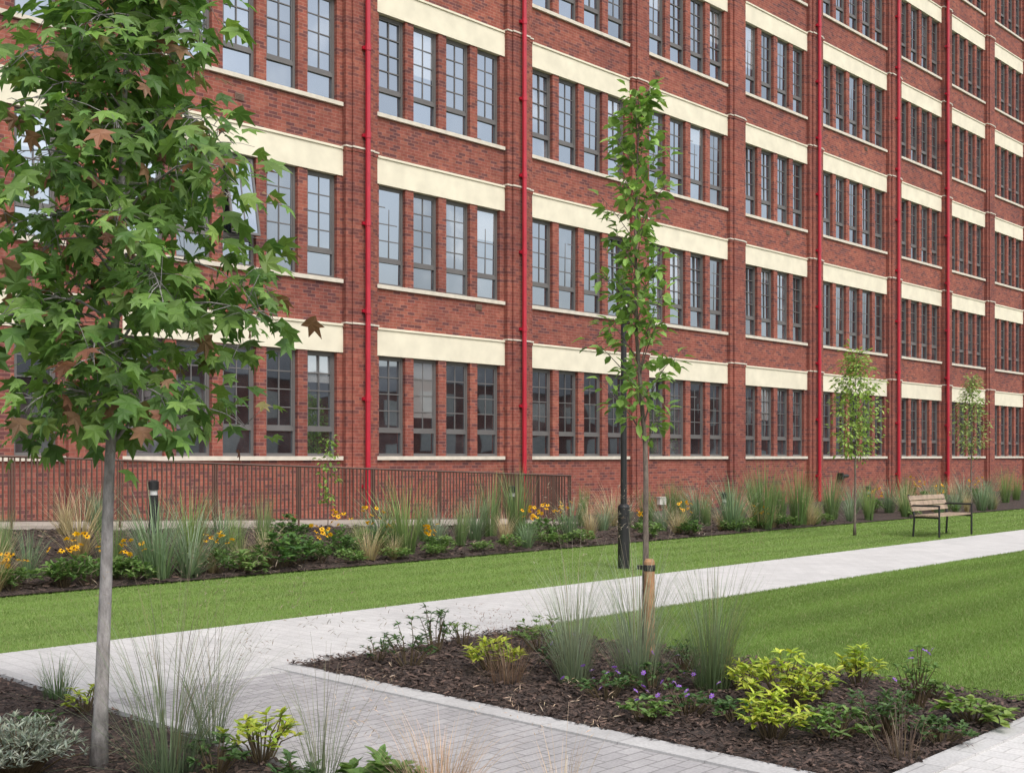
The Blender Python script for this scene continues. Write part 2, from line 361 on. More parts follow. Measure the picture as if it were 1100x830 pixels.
def frame_boxes(mb,x,y,z,w,mi=0):
    t=.062; h=WH
    mb.box(x-w/2,x-w/2+t,y,y+.08,z,z+h,mi=mi); mb.box(x+w/2-t,x+w/2,y,y+.08,z,z+h,mi=mi)
    mb.box(x-w/2+t,x+w/2-t,y,y+.08,z,z+.07,mi=mi); mb.box(x-w/2+t,x+w/2-t,y,y+.08,z+h-t,z+h,mi=mi)
    zt=z+.60; mb.box(x-w/2+t,x+w/2-t,y-.006,y+.08,zt-.045,zt+.045,mi=mi)
    i0,i1=x-w/2+t,x+w/2-t; s=.034
    for a,b,c,d in ((i0,i0+s,zt+.045,z+h-t),(i1-s,i1,zt+.045,z+h-t),(i0+s,i1-s,zt+.045,zt+.045+s),(i0+s,i1-s,z+h-t-s,z+h-t)):
        mb.box(a,b,y+.014,y+.07,c,d,mi=mi)
    gb=.0125
    mb.box(x-gb,x+gb,y+.024,y+.062,zt+.045+s,z+h-t-s,mi=mi)
    hh=(z+h-t-s)-(zt+.045+s)
    for q in (1,2,3):
        zz=zt+.045+s+hh*q/4
        mb.box(i0+s,x-gb,y+.025,y+.061,zz-gb,zz+gb,mi=mi); mb.box(x+gb,i1-s,y+.025,y+.061,zz-gb,zz+gb,mi=mi)
def inview(X,z):
    Z=depth(X,YF); px=550+FPX*(X*SA-YF*CA)/Z; py=HY-FPX*(z-EYE)/Z
    return -40<px<1130 and py>0
wy=YF+.10
cand=sorted([q for q in wins if inview(q[0],q[1])],key=lambda q:depth(q[0],YF))
near=set((q[0],q[1]) for q in cand[:100])
cache={}
rest=MB()
for (x,z,w,i,k,qi) in wins:
    if (x,z) in near:
        key=round(w,3)
        if key not in cache:
            a=MB(); frame_boxes(a,0,0,0,w); o=a.build('window',M['frame'],bld)
            g=MB(); g.add([(-w/2+.03,0,.03),(w/2-.03,0,.03),(w/2-.03,0,WH-.03),(-w/2+.03,0,WH-.03)],[(0,1,2,3)]); go=g.build('pane',M['glass'],o)
            cache[key]=(o,go)
        else:
            o=cache[key][0].copy(); COL.objects.link(o); go=cache[key][1].copy(); COL.objects.link(go); go.parent=o
        o.location=(x,wy,z); go.location=(0,.045,0); go.rotation_euler=(U(-.012,.012),0,U(-.02,.02))
        if i==2 and k==1 and qi==2:      # tilted open sash with its own glass
            a=MB(); h0=WH-.66; ww=w-.13
            a.box(-ww/2,-ww/2+.05,-.02,.02,-h0,0); a.box(ww/2-.05,ww/2,-.02,.02,-h0,0); a.box(-ww/2+.05,ww/2-.05,-.02,.02,-.05,0); a.box(-ww/2+.05,ww/2-.05,-.02,.02,-h0,-h0+.05)
            a.box(-.012,.012,-.012,.012,-h0+.05,-.05)
            a.add([(-ww/2+.04,0,-h0+.04),(ww/2-.04,0,-h0+.04),(ww/2-.04,0,-.04),(-ww/2+.04,0,-.04)],[(0,1,2,3)],mi=1)
            so_=a.build('open_sash',[M['frame'],M['glass']],o); so_.location=(0,-.03,WH-.06); so_.rotation_euler=(-math.radians(11),0,0)
    else:
        frame_boxes(rest,x,wy,z,w,0)
        a=U(-.008,.008); b_=U(-.006,.006)
        rest.add([(x-w/2+.03,wy+.045-a,z+.03),(x+w/2-.03,wy+.045+a,z+.03),(x+w/2-.03,wy+.045+a+b_,z+WH-.03),(x-w/2+.03,wy+.045-a+b_,z+WH-.03)],[(0,1,2,3)],mi=1)
o=rest.build('window',[M['frame'],M['glass']],bld); o['kind']='stuff'
for px in (396,564,881,966,1019):
    X=onY(px,YF-.31); mb=MB(); mb.tube([(X,YF-.29,.05),(X,YF-.29,TOP-.3)],[.06,.06],12)
    for q in range(13):
        z=.9+q*2.0; mb.tube([(X,YF-.29,z),(X,YF-.29,z+.14)],[.073,.073],12); mb.box(X-.10,X+.10,YF-.25,YF-.182,z+.03,z+.10)
    mb.build('drainpipe',M['red'],bld,smooth=False)
def vent(px,py):
    X=Xf(px); Z=depth(X,YF); z=EYE+(HY-py)/FPX*Z
    mb=MB(); mb.box(X-.11,X+.11,YF-.02,YF-.003,z-.075,z+.075)
    for q in range(4): mb.box(X-.09,X+.09,YF-.03,YF-.02,z-.055+q*.03,z-.04+q*.03)
    mb.build('air_vent',M['vent'],bld)
for q in ((257,104),(258,305),(513,152),(514,330),(706,79),(707,232),(640,345),(846,118),(930,160),(846,250),(966,262),(1036,190)): vent(*q)
for px,py,w_,h_ in ((813,535,.34,.28),(712,538,.34,.2)):
    X=onY(px,YF-.15); Z=depth(X,YF); z=EYE+(HY-py)/FPX*Z
    mb=MB(); mb.box(X-w_/2,X+w_/2,YF-.17,YF-.051,z-h_/2,z+h_/2); mb.box(X-w_/2-.02,X+w_/2+.02,YF-.19,YF-.05,z+h_/2,z+h_/2+.03); mb.build('meter_box',M['white'],bld)
X=onY(908,YF-.2); mb=MB(); Z=depth(X,YF); z=EYE+(HY-511)/FPX*Z
mb.tube([(X-.25,YF-.15,z),(X+.25,YF-.15,z)],[.07,.07],10); mb.tube([(X,YF-.15,z),(X,YF,z)],[.05,.05],8); mb.box(X-.3,X-.2,YF-.25,YF-.05,z-.12,z+.12); mb.build('pipe_valve',M['black'],bld)
# the low building across the garden that the ground floor panes mirror
ob=thing('garden_building','low brick building across the garden behind the viewer','building',(0,0,0))
mb=MB(); mb.box(-10,170,-42,-34,-.1,7.6); mb.build('wall',M['brickp'],ob)
mb=MB(); mb.add([(-10.5,-33.5,7.602),(170.5,-33.5,7.602),(170.5,-38,10.2),(-10.5,-38,10.2),(-10.5,-42.5,7.602),(170.5,-42.5,7.602)],[(0,1,2,3),(3,2,5,4),(0,3,4),(1,5,2)]); mb.build('roof',M['roof'],ob)
mb=MB()
for q in range(40):
    x=-8+q*4.4
    for z in (1.1,4.6): mb.box(x,x+2.4,-33.98,-33.9,z,z+2.0)
o=mb.build('window',M['white'],ob); o['kind']='stuff'

# ------------------------------------------------------------------ ramp railing
rail=thing('ramp_railing','long brown metal railing of thin vertical bars along the ramp','railing',(4,18.1,0))
pts=[]; x=4.0; SPC=.09
while x<20.7: pts.append((x,18.1)); x+=SPC
for q in range(1,6):
    a=math.pi/2*q/5; pts.append((20.7+.45*math.sin(a),18.55-.45*math.cos(a)))
y=18.64
while y<20.7: pts.append((21.15,y)); y+=SPC
off=Vector((4,18.1,0))
for nm,dz,r in (('top_rail',1.17,.022),('bottom_rail',.17,.013)):
    mb=MB(); pp=[Vector((a,b,ramp(a)+dz))-off for a,b in pts[::1]]; mb.tube(pp,[r]*len(pp),6); mb.build(nm,M['rail'],rail)
HB=.0105
bm=MB(); bm.box(-HB,HB,-HB,HB,.17,1.16); me=None; restb=MB(); cnt=0
for a,b in pts:
    p=Vector((a,b,ramp(a)))-off
    if a>6.4 and cnt<100:
        if me is None: o=bm.build('baluster',M['rail'],rail); me=o.data
        else: o=link('baluster',me,rail)
        o.location=p; cnt+=1
    else: restb.box(p.x-HB,p.x+HB,p.y-HB,p.y+HB,p.z+.17,p.z+1.16)
o=restb.build('baluster',M['rail'],rail); o['kind']='stuff'
for a,b in pts[::20]+[pts[-1]]:
    p=Vector((a,b,ramp(a)))-off; mb=MB(); mb.box(-.014,.014,-.014,.014,.03,1.17); mb.build('post',M['rail'],rail,loc=p+Vector((.045,0,0)))

# ------------------------------------------------------------------ vegetation tools
def jit(c,a=.2):
    k=U(1-a,1+a); return (c[0]*k*U(.93,1.07),c[1]*k,c[2]*k*U(.9,1.1))
def lerp3(a,b,t): return tuple(a[i]*(1-t)+b[i]*t for i in range(3))
def frame_of(d,n):
    d=d.normalized(); s=d.cross(n)
    if s.length<1e-4: s=d.cross(Vector((1,0,0)))
    s.normalize(); return d,s,s.cross(d)
STAR=[]
for an,r in ((-150,.36),(-108,.74),(-80,.44),(-54,.92),(-27,.50),(0,1.02),(27,.50),(54,.92),(80,.44),(108,.74),(150,.36)):
    STAR.append((math.sin(math.radians(an))*r*.62,.34+math.cos(math.radians(an))*r*.62,r))
def leaf_star(mb,p,d,n,s,col):
    d,sd,n=frame_of(d,n); vs=[p+d*(.34*s)]
    for u,v,r in STAR: vs.append(p+sd*(u*s)+d*(v*s)-n*(s*.26*(r-.34)**1.5 if r>.34 else 0)+n*(s*.03))
    k=len(STAR); mb.add(vs,[(0,i+1,(i+1)%k+1) for i in range(k)],col)
def leaf_oval(mb,p,d,n,l,w,col,droop=.15):
    d,s,n=frame_of(d,n)
    vs=[p,p+d*l*.3+s*w*.42+n*w*.18,p+d*l*.65+s*w*.42+n*w*.12-n*l*droop*.4,p+d*l-n*l*droop,p+d*l*.65-s*w*.42+n*w*.12-n*l*droop*.4,p+d*l*.3-s*w*.42+n*w*.18,p+d*l*.5-n*l*droop*.2]
    mb.add(vs,[(6,0,1),(6,1,2),(6,2,3),(6,3,4),(6,4,5),(6,5,0)],col)
def leaf_simple(mb,p,d,n,l,w,col):
    d,s,n=frame_of(d,n); mb.add([p,p+d*l*.45+s*w*.5,p+d*l-n*l*.15,p+d*l*.45-s*w*.5],[(0,1,2,3)],col)
def blade(mb,p,az,lean,l,w,cola,colb,seg=4,droop=1.0):
    dh=Vector((math.cos(az),math.sin(az),0)); sd=Vector((-math.sin(az),math.cos(az),0)); th=lean; q=Vector(p); vs=[]
    for i in range(seg+1):
        t=i/seg; ww=w*(1-t**1.5)*.5+.0004; vs+= [q-sd*ww,q+sd*ww]
        q=q+(dh*math.sin(th)+Vector((0,0,math.cos(th))))*(l/seg); th+=droop*(.25+.9*t)*.5
    b=len(mb.v)
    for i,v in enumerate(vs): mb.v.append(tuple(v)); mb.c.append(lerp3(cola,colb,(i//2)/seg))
    for i in range(seg): mb.f.append((b+2*i,b+2*i+1,b+2*i+3,b+2*i+2)); mb.m.append(0)
    return q
def grass_mesh(n,h,r0,lean,w,ca,cb,droop=.7,heads=0,hc=(.25,.17,.1),dry=.08):
    mb=MB()
    for i in range(n):
        a=U(0,6.28); r=r0*math.sqrt(random.random()); l=h*U(.45,1.15); k=jit((1,1,1),.3)
        c1=tuple(ca[j]*k[j] for j in range(3)); c2=tuple(cb[j]*k[j] for j in range(3))
        if random.random()<dry: c2=(.36,.28,.15)
        blade(mb,(r*math.cos(a),r*math.sin(a),0),a+U(-.5,.5),abs(random.gauss(0,lean))+.03,l,w*U(.7,1.3),c1,c2,4,droop*U(.5,1.4))
    for i in range(heads):
        a=U(0,6.28); tip=blade(mb,(r0*.5*math.cos(a),r0*.5*math.sin(a),0),a,abs(random.gauss(0,lean*.9)),h*U(1.1,1.45),w*.7,ca,hc,5,droop*.4)
        for q in range(10):
            leaf_simple(mb,tip+Vector((U(-.03,.03),U(-.03,.03),U(-.12,.02))),Vector((U(-1,1),U(-1,1),U(-.3,1))),Vector((U(-1,1),U(-1,1),1)),U(.02,.045),.004,jit(hc,.3))
    return mb
def shrub_mesh(nst,h,r,ll,lw,cols,per=7,up=.5,stem=(.12,.09,.05)):
    mb=MB()
    for i in range(nst):
        a=U(0,6.28); q=math.sqrt(random.random()); rr=r*q*U(.8,1.15); hh=h*(1-.45*q*q)*U(.55,1.12)
        b=Vector((rr*.3*math.cos(a),rr*.3*math.sin(a),0)); t=Vector((rr*math.cos(a),rr*math.sin(a),hh)); mid=(b+t)/2+Vector((U(-.02,.02),U(-.02,.02),.03))
        mb.tube([b,mid,t],[.005,.004,.002],4,stem)
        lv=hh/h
        for k in range(per):
            f=1 if k<per*.55 else U(.45,1); p=mid.lerp(t,f*2-1) if f>.5 else b.lerp(mid,f*2)
            an=a+U(-2.8,2.8) if k else a; d=Vector((math.cos(an),math.sin(an),U(-.1,up*2)))
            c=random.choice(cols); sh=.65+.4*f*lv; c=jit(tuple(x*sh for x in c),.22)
            leaf_oval(mb,p,d,Vector((U(-.3,.3),U(-.3,.3),1)),ll*U(.6,1.15),lw*U(.7,1.15),c,U(0,.35))
    return mb
def flower_mesh(r,n,pc,cc,pw=.5):
    mb=MB()
    for i in range(n):
        a=6.283*i/n; leaf_simple(mb,Vector((0,0,0)),Vector((math.cos(a),math.sin(a),U(-.1,.3))),Vector((0,0,1)),r,r*pw,jit(pc,.12))
    mb.lathe([(r*.25,.0),(r*.3,r*.12),(r*.18,r*.3),(.001,r*.34)],8,cc)
    return mb
def add_mesh(mb,name):
    me=bpy.data.meshes.new(name); me.from_pydata(mb.v,[],mb.f); me.materials.append(M['leaf'])
    ca=me.color_attributes.new('Col','FLOAT_COLOR','POINT'); c=np.ones((len(mb.v),4),dtype=np.float32); c[:,:3]=np.array(mb.c,dtype=np.float32); ca.data.foreach_set('color',c.ravel())
    me.update(); return me

# ------------------------------------------------------------------ trees
def make_tree(label,X,Y,z0,H,r0,zlo,prof,nb,el0,kind,ls,per,cols,lean,bmat,group=None,name='young_tree',twig=.16,red=0,bend=.9,wig=.02,seg=10,t0=.1,dz=(-.6,.4)):
    root=thing(name,label,'tree',(X,Y,z0),0,group)
    R=Vector((SA,-CA,0)); tp=[]; rad=[]; K=16
    for i in range(K+1):
        t=i/K; z=H*t; o=0
        for (za,oa),(zb,ob) in zip(lean[:-1],lean[1:]):
            if za<=z<=zb: o=oa+(ob-oa)*(z-za)/(zb-za)
        p=R*o+Vector((U(-wig,wig)*t,U(-wig,wig)*t,z)); tp.append(p); rad.append(r0*(1-.88*t**.8)*(1.25 if i==0 else 1))
    def at(z):
        t=min(.9999,max(0,z/H))*K; i=int(t); return tp[i].lerp(tp[i+1],t-i),rad[i]*(1-t+i)+rad[i+1]*(t-i)
    tm=MB(); tm.tube(tp,rad,seg); cm=MB()
    def put(p,d,out):
        n=Vector((U(-.6,.6),U(-.6,.6),1)); c=random.choice(cols)
        c=jit(c,.28)
        if red and random.random()<red*(.2+1.6*out*out): c=jit(random.choice([(.20,.115,.06),(.19,.17,.06),(.22,.10,.06)]),.3)
        if kind=='star':
            n=Vector((U(-.8,.8)+d.x*.7,U(-.8,.8)+d.y*.7,.75)); leaf_star(cm,p,d+Vector((0,0,U(-1.5,-.1))),n,ls*U(.5,1.15),c)
        elif kind=='oval': leaf_oval(cm,p,d+Vector((0,0,U(*dz))),n,ls*U(.65,1.15),ls*.62*U(.8,1.1),c,U(0,.35))
        else: leaf_simple(cm,p,d+Vector((0,0,U(-.6,.3))),n,ls*U(.6,1.2),ls*.55,c)
    for i in range(nb):
        z=zlo+(H*.97-zlo)*((i+U(0,.8))/nb); p,rt=at(z); az=i*2.39996+U(-.4,.4); el=math.radians(el0+U(-12,12))
        Ln=prof(z)*U(.6,1.12); q=p.copy(); pts=[q.copy()]; e=el
        S=6
        for k in range(S):
            d=Vector((math.cos(az)*math.cos(e),math.sin(az)*math.cos(e),math.sin(e))); q=q+d*(Ln/S); pts.append(q.copy()); e-=bend/S*U(.5,1.5); az+=U(-.15,.15)
        tm.tube(pts,[max(.0025,rt*.42*(1-.85*k/S)) for k in range(S+1)],5)
        nl=int(per*(.35+.65*Ln)) if kind=='star' else max(3,int(per*U(.6,1.3)))
        for k in range(nl):
            f=U(t0,1)**.75*S; j=min(S-1,int(f)); b=pts[j].lerp(pts[j+1],f-j)
            dd=Vector((random.gauss(0,1),random.gauss(0,1),random.gauss(-.15,.8))).normalized(); out=f/S
            tw=b+dd*twig*U(.2,1)
            if k%3==0: tm.tube([b,b.lerp(tw,.6)+Vector((0,0,.01)),tw],[.003,.002,.0015],3)
            outd=(tw-Vector((p.x,p.y,tw.z))); outd.z=0
            put(tw,(dd*.8+outd.normalized()*.6 if outd.length>0 else dd),out)
    tm.build('trunk',bmat,root,smooth=True); cm.build('crown',M['leaf'],root)
    return root
X,Y=ray(106,6.12)
def prof1(z):
    return float(np.interp(z,[1.5,1.75,2.2,2.8,3.3,4.1,5.2],[.72,.92,1.10,1.10,.80,.50,.2]))
make_tree('sweetgum tree with star shaped leaves and grey trunk in the left foreground',X,Y,0,5.2,.041,1.66,prof1,66,46,'star',.155,56,
   [(.115,.21,.046),(.14,.245,.054),(.085,.165,.038),(.175,.285,.066)],[(0,0),(1.65,.06),(4,.16),(6,.2)],M['bark_grey'],red=.08,bend=1.7,twig=.24,wig=.012,seg=14,t0=.06)
def prof2(z): return float(np.interp(z,[1.6,2.0,2.7,3.6,4.3,4.8],[.56,.62,.60,.48,.34,.10]))
make_tree('slender young tree tied to a wooden stake in the right planting bed',7.75,5.9,0,4.70,.034,1.72,prof2,38,64,'oval',.112,25,
   [(.185,.305,.065),(.23,.36,.085),(.14,.24,.053)],[(0,0),(1.0,-.0),(1.7,.0),(2.7,-.08),(3.6,-.09),(5,-.05)],M['bark_brown'],bend=.25,twig=.11,wig=.015,t0=.12,dz=(-.4,.7))
def prof3(z): return float(np.interp(z,[1.5,2.2,3,3.9],[.55,.84,.62,.12]))
X,Y,_=G(918,575)
make_tree('small light green tree on the far lawn strip left of the bench',X,Y,0,3.85,.03,1.5,prof3,40,48,'simple',.105,46,
   [(.27,.38,.085),(.31,.42,.11),(.2,.31,.065)],[(0,0),(5,.05)],M['bark_brown'],bend=.5,twig=.22)
X,Y,_=G(1043,546)
make_tree('airy light green tree standing in the far bed behind the bench',X,Y,0.02,4.2,.03,1.6,prof3,36,48,'simple',.12,34,
   [(.29,.38,.12),(.32,.41,.14),(.23,.31,.1)],[(0,0),(5,.05)],M['bark_brown'],bend=.5,twig=.26)
def prof4(z): return float(np.interp(z,[.6,1.2,1.9],[.22,.3,.08]))
X,Y,z=G(352,575,bedz)
make_tree('thin sparse sapling in the far bed in front of the railing',X,Y,z,1.75,.012,.45,prof4,16,55,'oval',.10,8,
   [(.18,.29,.06),(.21,.32,.07)],[(0,0),(3,.05)],M['bark_brown'],name='sapling',bend=.5,twig=.07)

X,Y=ray(697.5,9.52)
st=thing('tree_stake','round wooden tree stake with black rubber tie beside slender tree','stake',(X,Y,0))
mb=MB(); mb.lathe([(.044,-.05),(.045,.1),(.044,.79),(.032,.812)],16); mb.build('post',M['stake'],st,smooth=False)
mb=MB(); mb.lathe([(.048,.715),(.05,.725),(.05,.755),(.048,.765)],16); mb.box(-.015,.015,.045,.12,.72,.755); mb.build('rubber_tie',M['black'],st)

# ------------------------------------------------------------------ lamp post, bollards, bench
X,Y,_=G(670,610)
lp=thing('lamp_post','tall black lamp post with thick base on the far lawn strip','lamp post',(X,Y,0))
mb=MB(); mb.lathe([(.095,0),(.095,.015),(.088,.018),(.088,.9),(.08,.93),(.05,.95)],20); mb.build('base_column',M['black'],lp,smooth=False)
mb=MB(); mb.lathe([(.047,.94),(.045,2.4),(.042,3.62)],16); mb.build('shaft',M['black'],lp)
lh=MB(); lh.lathe([(.06,3.60),(.09,3.64),(.09,3.70)],18); lh.lathe([(.09,3.98),(.10,4.0),(.10,4.12),(.05,4.18)],18)
for q in range(4): an=q*math.pi/2; lh.tube([(.082*math.cos(an),.082*math.sin(an),3.69),(.082*math.cos(an),.082*math.sin(an),4.0)],[.008,.008],6)
h=lh.build('lamp_head',M['black'],lp); mb=MB(); mb.lathe([(.072,3.702),(.072,3.978)],18); mb.build('lens',M['lens'],h)
def bollard(px,py,Yb,lab):
    X=onY(px,Yb); z=bedz(X,Yb) if Yb<17.9 else .02
    Z=depth(X,Yb); top=EYE+(HY-py)/FPX*Z; H=max(.75,top-z)
    b=thing('bollard_light',lab,'bollard light',(X,Yb,z-.02),0,'black bollard lights in the far bed')
    mb=MB(); mb.lathe([(.075,0),(.07,.03),(.07,H-.22)],16); mb.build('body',M['black'],b)
    mb=MB(); mb.lathe([(.058,H-.22),(.058,H-.14)],16); mb.build('lens',M['lens'],b)
    mb=MB(); mb.lathe([(.08,H-.14),(.08,H-.01),(.05,H+.01)],16); mb.build('cap',M['black'],b)
bollard(165,515,16.6,'black bollard light nearest the sweetgum trunk, in front of railing')
bollard(550,521,17.3,'black bollard light in front of the right end of the railing')
bollard(778,529,16.0,'black bollard light in the far bed right of the lamp post')
bollard(933,522,16.5,'black bollard light behind the small lawn tree left of bench')
X,Y,_=G(1014,575)
bn=thing('park_bench','wooden slatted bench with black metal frame beside the light path','bench',(X,Y,0))
mb=MB()
for q in range(5): mb.box(-.85,.85,-.24+q*.1,-.155+q*.1,.425,.455)
mb.build('seat',M['wood'],bn)
mb=MB()
for q in range(3):
    z=.53+q*.11; y=.275+q*.035
    mb.add([(-.85,y,z),(.85,y,z),(.85,y+.03,z+.09),(-.85,y+.03,z+.09),(-.85,y+.03,z-.01),(.85,y+.03,z-.01),(.85,y+.06,z+.08),(-.85,y+.06,z+.08)],[(0,1,2,3),(7,6,5,4),(0,4,5,1),(3,2,6,7),(0,3,7,4),(1,5,6,2)])
mb.build('backrest',M['wood'],bn)
for s in (-1,1):
    x=s*.80
    mb=MB(); mb.tube([(x,-.25,0),(x,-.25,.415)],[.022,.022],8); mb.tube([(x,-.25,.405),(x,.24,.405)],[.022,.022],8); mb.build('leg',M['black'],bn)
    mb=MB(); mb.tube([(x,.30,0),(x,.27,.42),(x,.40,.86)],[.022]*3,8); mb.build('leg',M['black'],bn)
    mb=MB(); mb.tube([(x,.34,.64),(x,-.25,.64)],[.02]*2,8); mb.tube([(x,-.25,.65),(x,-.25,.42)],[.02]*2,8); mb.build('armrest',M['black'],bn)

# ------------------------------------------------------------------ far bed plants
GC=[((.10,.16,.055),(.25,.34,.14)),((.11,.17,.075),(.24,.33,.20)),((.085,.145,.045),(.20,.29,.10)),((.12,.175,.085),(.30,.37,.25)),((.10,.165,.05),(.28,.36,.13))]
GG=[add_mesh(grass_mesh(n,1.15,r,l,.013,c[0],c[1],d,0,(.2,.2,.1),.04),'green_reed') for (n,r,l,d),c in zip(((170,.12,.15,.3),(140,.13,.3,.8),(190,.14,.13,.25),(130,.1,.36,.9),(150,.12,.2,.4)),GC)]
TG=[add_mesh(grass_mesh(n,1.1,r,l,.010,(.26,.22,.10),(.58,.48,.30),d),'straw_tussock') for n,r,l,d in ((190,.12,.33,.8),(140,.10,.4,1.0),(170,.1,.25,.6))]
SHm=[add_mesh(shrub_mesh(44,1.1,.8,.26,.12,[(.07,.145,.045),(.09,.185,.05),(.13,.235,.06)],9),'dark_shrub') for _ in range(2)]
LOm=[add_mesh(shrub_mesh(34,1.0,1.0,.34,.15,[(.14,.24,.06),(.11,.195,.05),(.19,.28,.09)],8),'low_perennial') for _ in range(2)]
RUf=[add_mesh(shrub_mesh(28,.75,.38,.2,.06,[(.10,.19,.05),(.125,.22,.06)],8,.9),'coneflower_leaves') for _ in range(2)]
flR=add_mesh(flower_mesh(.048,10,(.85,.50,.015),(.07,.03,.012)),'flower')
flP=add_mesh(flower_mesh(.021,6,(.33,.15,.58),(.35,.3,.3),.8),'flower')
far=[('tg',45,608,.7),('ru',20,612,.62),('ru',93,612,.52),('ru',132,604,.58),('tg',85,582,.95),('gg',2,588,.75),('gg',186,604,1.1),('gg',222,594,1.0),
('gg',160,588,.85),('gg',255,584,.75),('lo',62,628,.28),('lo',205,616,.3),('sh',302,592,.45),('sh',323,588,.42),('tg',287,608,.6),('tg',228,606,.45),('gg',282,580,.75),
('lo',270,592,.3),('ru',362,582,.6),('ru',403,593,.65),('tg',398,604,.55),('gg',412,586,.8),('gg',435,596,1.15),('lo',340,600,.25),('gg',468,588,.8),('gg',495,586,.6),('gg',527,577,1.0),('gg',556,578,1.0),
('lo',450,604,.22),('sh',375,590,.35),('ru',583,582,.8),('gg',612,580,.75),('tg',634,580,.65),('lo',600,588,.25),('gg',648,572,.7),('tg',658,566,.8),('lo',520,594,.22),('gg',712,572,.7),('tg',728,574,.55),('lo',745,575,.3),('gg',734,560,.8),
('gg',760,566,.7),('tg',775,570,.55),('gg',803,572,.95),('lo',790,572,.3),('gg',822,560,.85),('tg',838,568,.5),('gg',852,570,1.1),('gg',876,566,1.15),('lo',862,573,.28),('tg',900,566,.75),('gg',893,558,.85),('ru',940,552,.75),('tg',912,566,.55),
('gg',946,562,.65),('gg',962,560,.85),('gg',955,551,.9),('gg',985,556,.65),('ru',988,545,.85),('tg',1003,550,.75),('gg',1022,553,.75),('tg',1040,550,.7),('gg',1056,552,.85),('ru',1047,541,.9),('gg',1072,548,.85),('tg',1084,548,.75),('gg',1096,550,.85),('lo',1066,553,.3),('gg',1080,540,1.0),('gg',1060,540,1.0),
('lo',15,632,.25),('lo',110,620,.25),('gg',120,590,.7),('tg',70,580,.9),('gg',105,576,.85),('lo',150,608,.3),('gg',205,582,.85),('tg',262,604,.5),('sh',312,578,.4),('ru',345,590,.45),('gg',240,582,.8),('gg',385,584,.6),
('ru',66,604,.5),('ru',170,596,.55),('ru',248,596,.5),('ru',420,588,.5),('ru',462,594,.45),('gg',30,590,.7),
('lo',380,606,.22),('tg',425,602,.5),('gg',455,580,.75),('lo',485,600,.22),('tg',543,584,.5),('gg',570,590,.45),('ru',606,576,.65),('ru',570,584,.55),('lo',556,592,.25),('lo',640,586,.25),('gg',625,566,.75),('lo',700,578,.28),('gg',510,580,.7),('lo',478,594,.3),
('gg',695,564,.75),('gg',750,562,.8),('tg',812,566,.6),('gg',838,556,.85),('gg',866,556,.85),('ru',823,569,.5),('tg',884,572,.55),('gg',935,566,.5),('lo',925,570,.28),('tg',975,552,.8),('gg',1012,542,.85),('gg',1035,541,.95),('lo',1020,557,.28),('lo',960,566,.25),('ru',1008,549,.7),('gg',1092,538,1.0),
('gg',722,560,.8),('gg',786,560,.85),('tg',795,556,.7),('gg',810,552,.85),('gg',915,552,.85),('gg',930,548,.9),('gg',972,546,.85),('gg',998,541,.9),('tg',1025,540,.85),('sh',760,576,.3),('lo',846,574,.3),('sh',905,571,.3),('gg',672,568,.75),('ru',690,572,.5),('ru',735,570,.5)]
ORD='first second third fourth fifth sixth seventh eighth ninth tenth eleventh twelfth thirteenth fourteenth fifteenth sixteenth seventeenth eighteenth nineteenth twentieth'.split()
def ordn(i):
    if i<20: return ORD[i]
    j=i+1; tens={2:'twenty',3:'thirty',4:'forty',5:'fifty',6:'sixty'}
    tt={30:'thirtieth',40:'fortieth',50:'fiftieth',60:'sixtieth'}
    return tt[j] if j in tt else tens[j//10]+'-'+ORD[j%10-1]
INFO={'gg':('green_reed','upright green reed clump','plant',GG,'green reed clumps in the far bed'),
 'tg':('straw_tussock','straw coloured arching tussock','plant',TG,'straw tussocks in the far bed'),
 'sh':('leafy_shrub','dark green leafy shrub','shrub',SHm,'dark shrubs in the far bed'),
 'lo':('low_perennial','low broad leaved green plant','plant',LOm,'low plants in the far bed'),
 'ru':('coneflower','yellow coneflower plant','flower',RUf,'yellow coneflowers in the far bed')}
cntk={}
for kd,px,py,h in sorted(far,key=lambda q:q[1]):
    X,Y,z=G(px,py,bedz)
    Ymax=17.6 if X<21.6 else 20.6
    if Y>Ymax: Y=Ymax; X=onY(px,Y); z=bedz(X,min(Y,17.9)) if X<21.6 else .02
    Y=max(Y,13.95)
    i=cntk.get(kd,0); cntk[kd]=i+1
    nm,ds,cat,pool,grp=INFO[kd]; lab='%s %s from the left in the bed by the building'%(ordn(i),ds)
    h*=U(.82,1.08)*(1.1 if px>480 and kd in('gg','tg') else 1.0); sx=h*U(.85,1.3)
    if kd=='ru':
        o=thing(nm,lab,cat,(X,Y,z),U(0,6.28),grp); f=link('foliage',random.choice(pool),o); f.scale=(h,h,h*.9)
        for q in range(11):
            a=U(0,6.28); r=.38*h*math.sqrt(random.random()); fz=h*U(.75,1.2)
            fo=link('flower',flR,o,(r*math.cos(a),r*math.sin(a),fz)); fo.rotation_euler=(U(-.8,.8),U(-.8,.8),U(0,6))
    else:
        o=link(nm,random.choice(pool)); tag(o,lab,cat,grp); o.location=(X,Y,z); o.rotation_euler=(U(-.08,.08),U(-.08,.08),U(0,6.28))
        o.scale=(sx,sx,h)

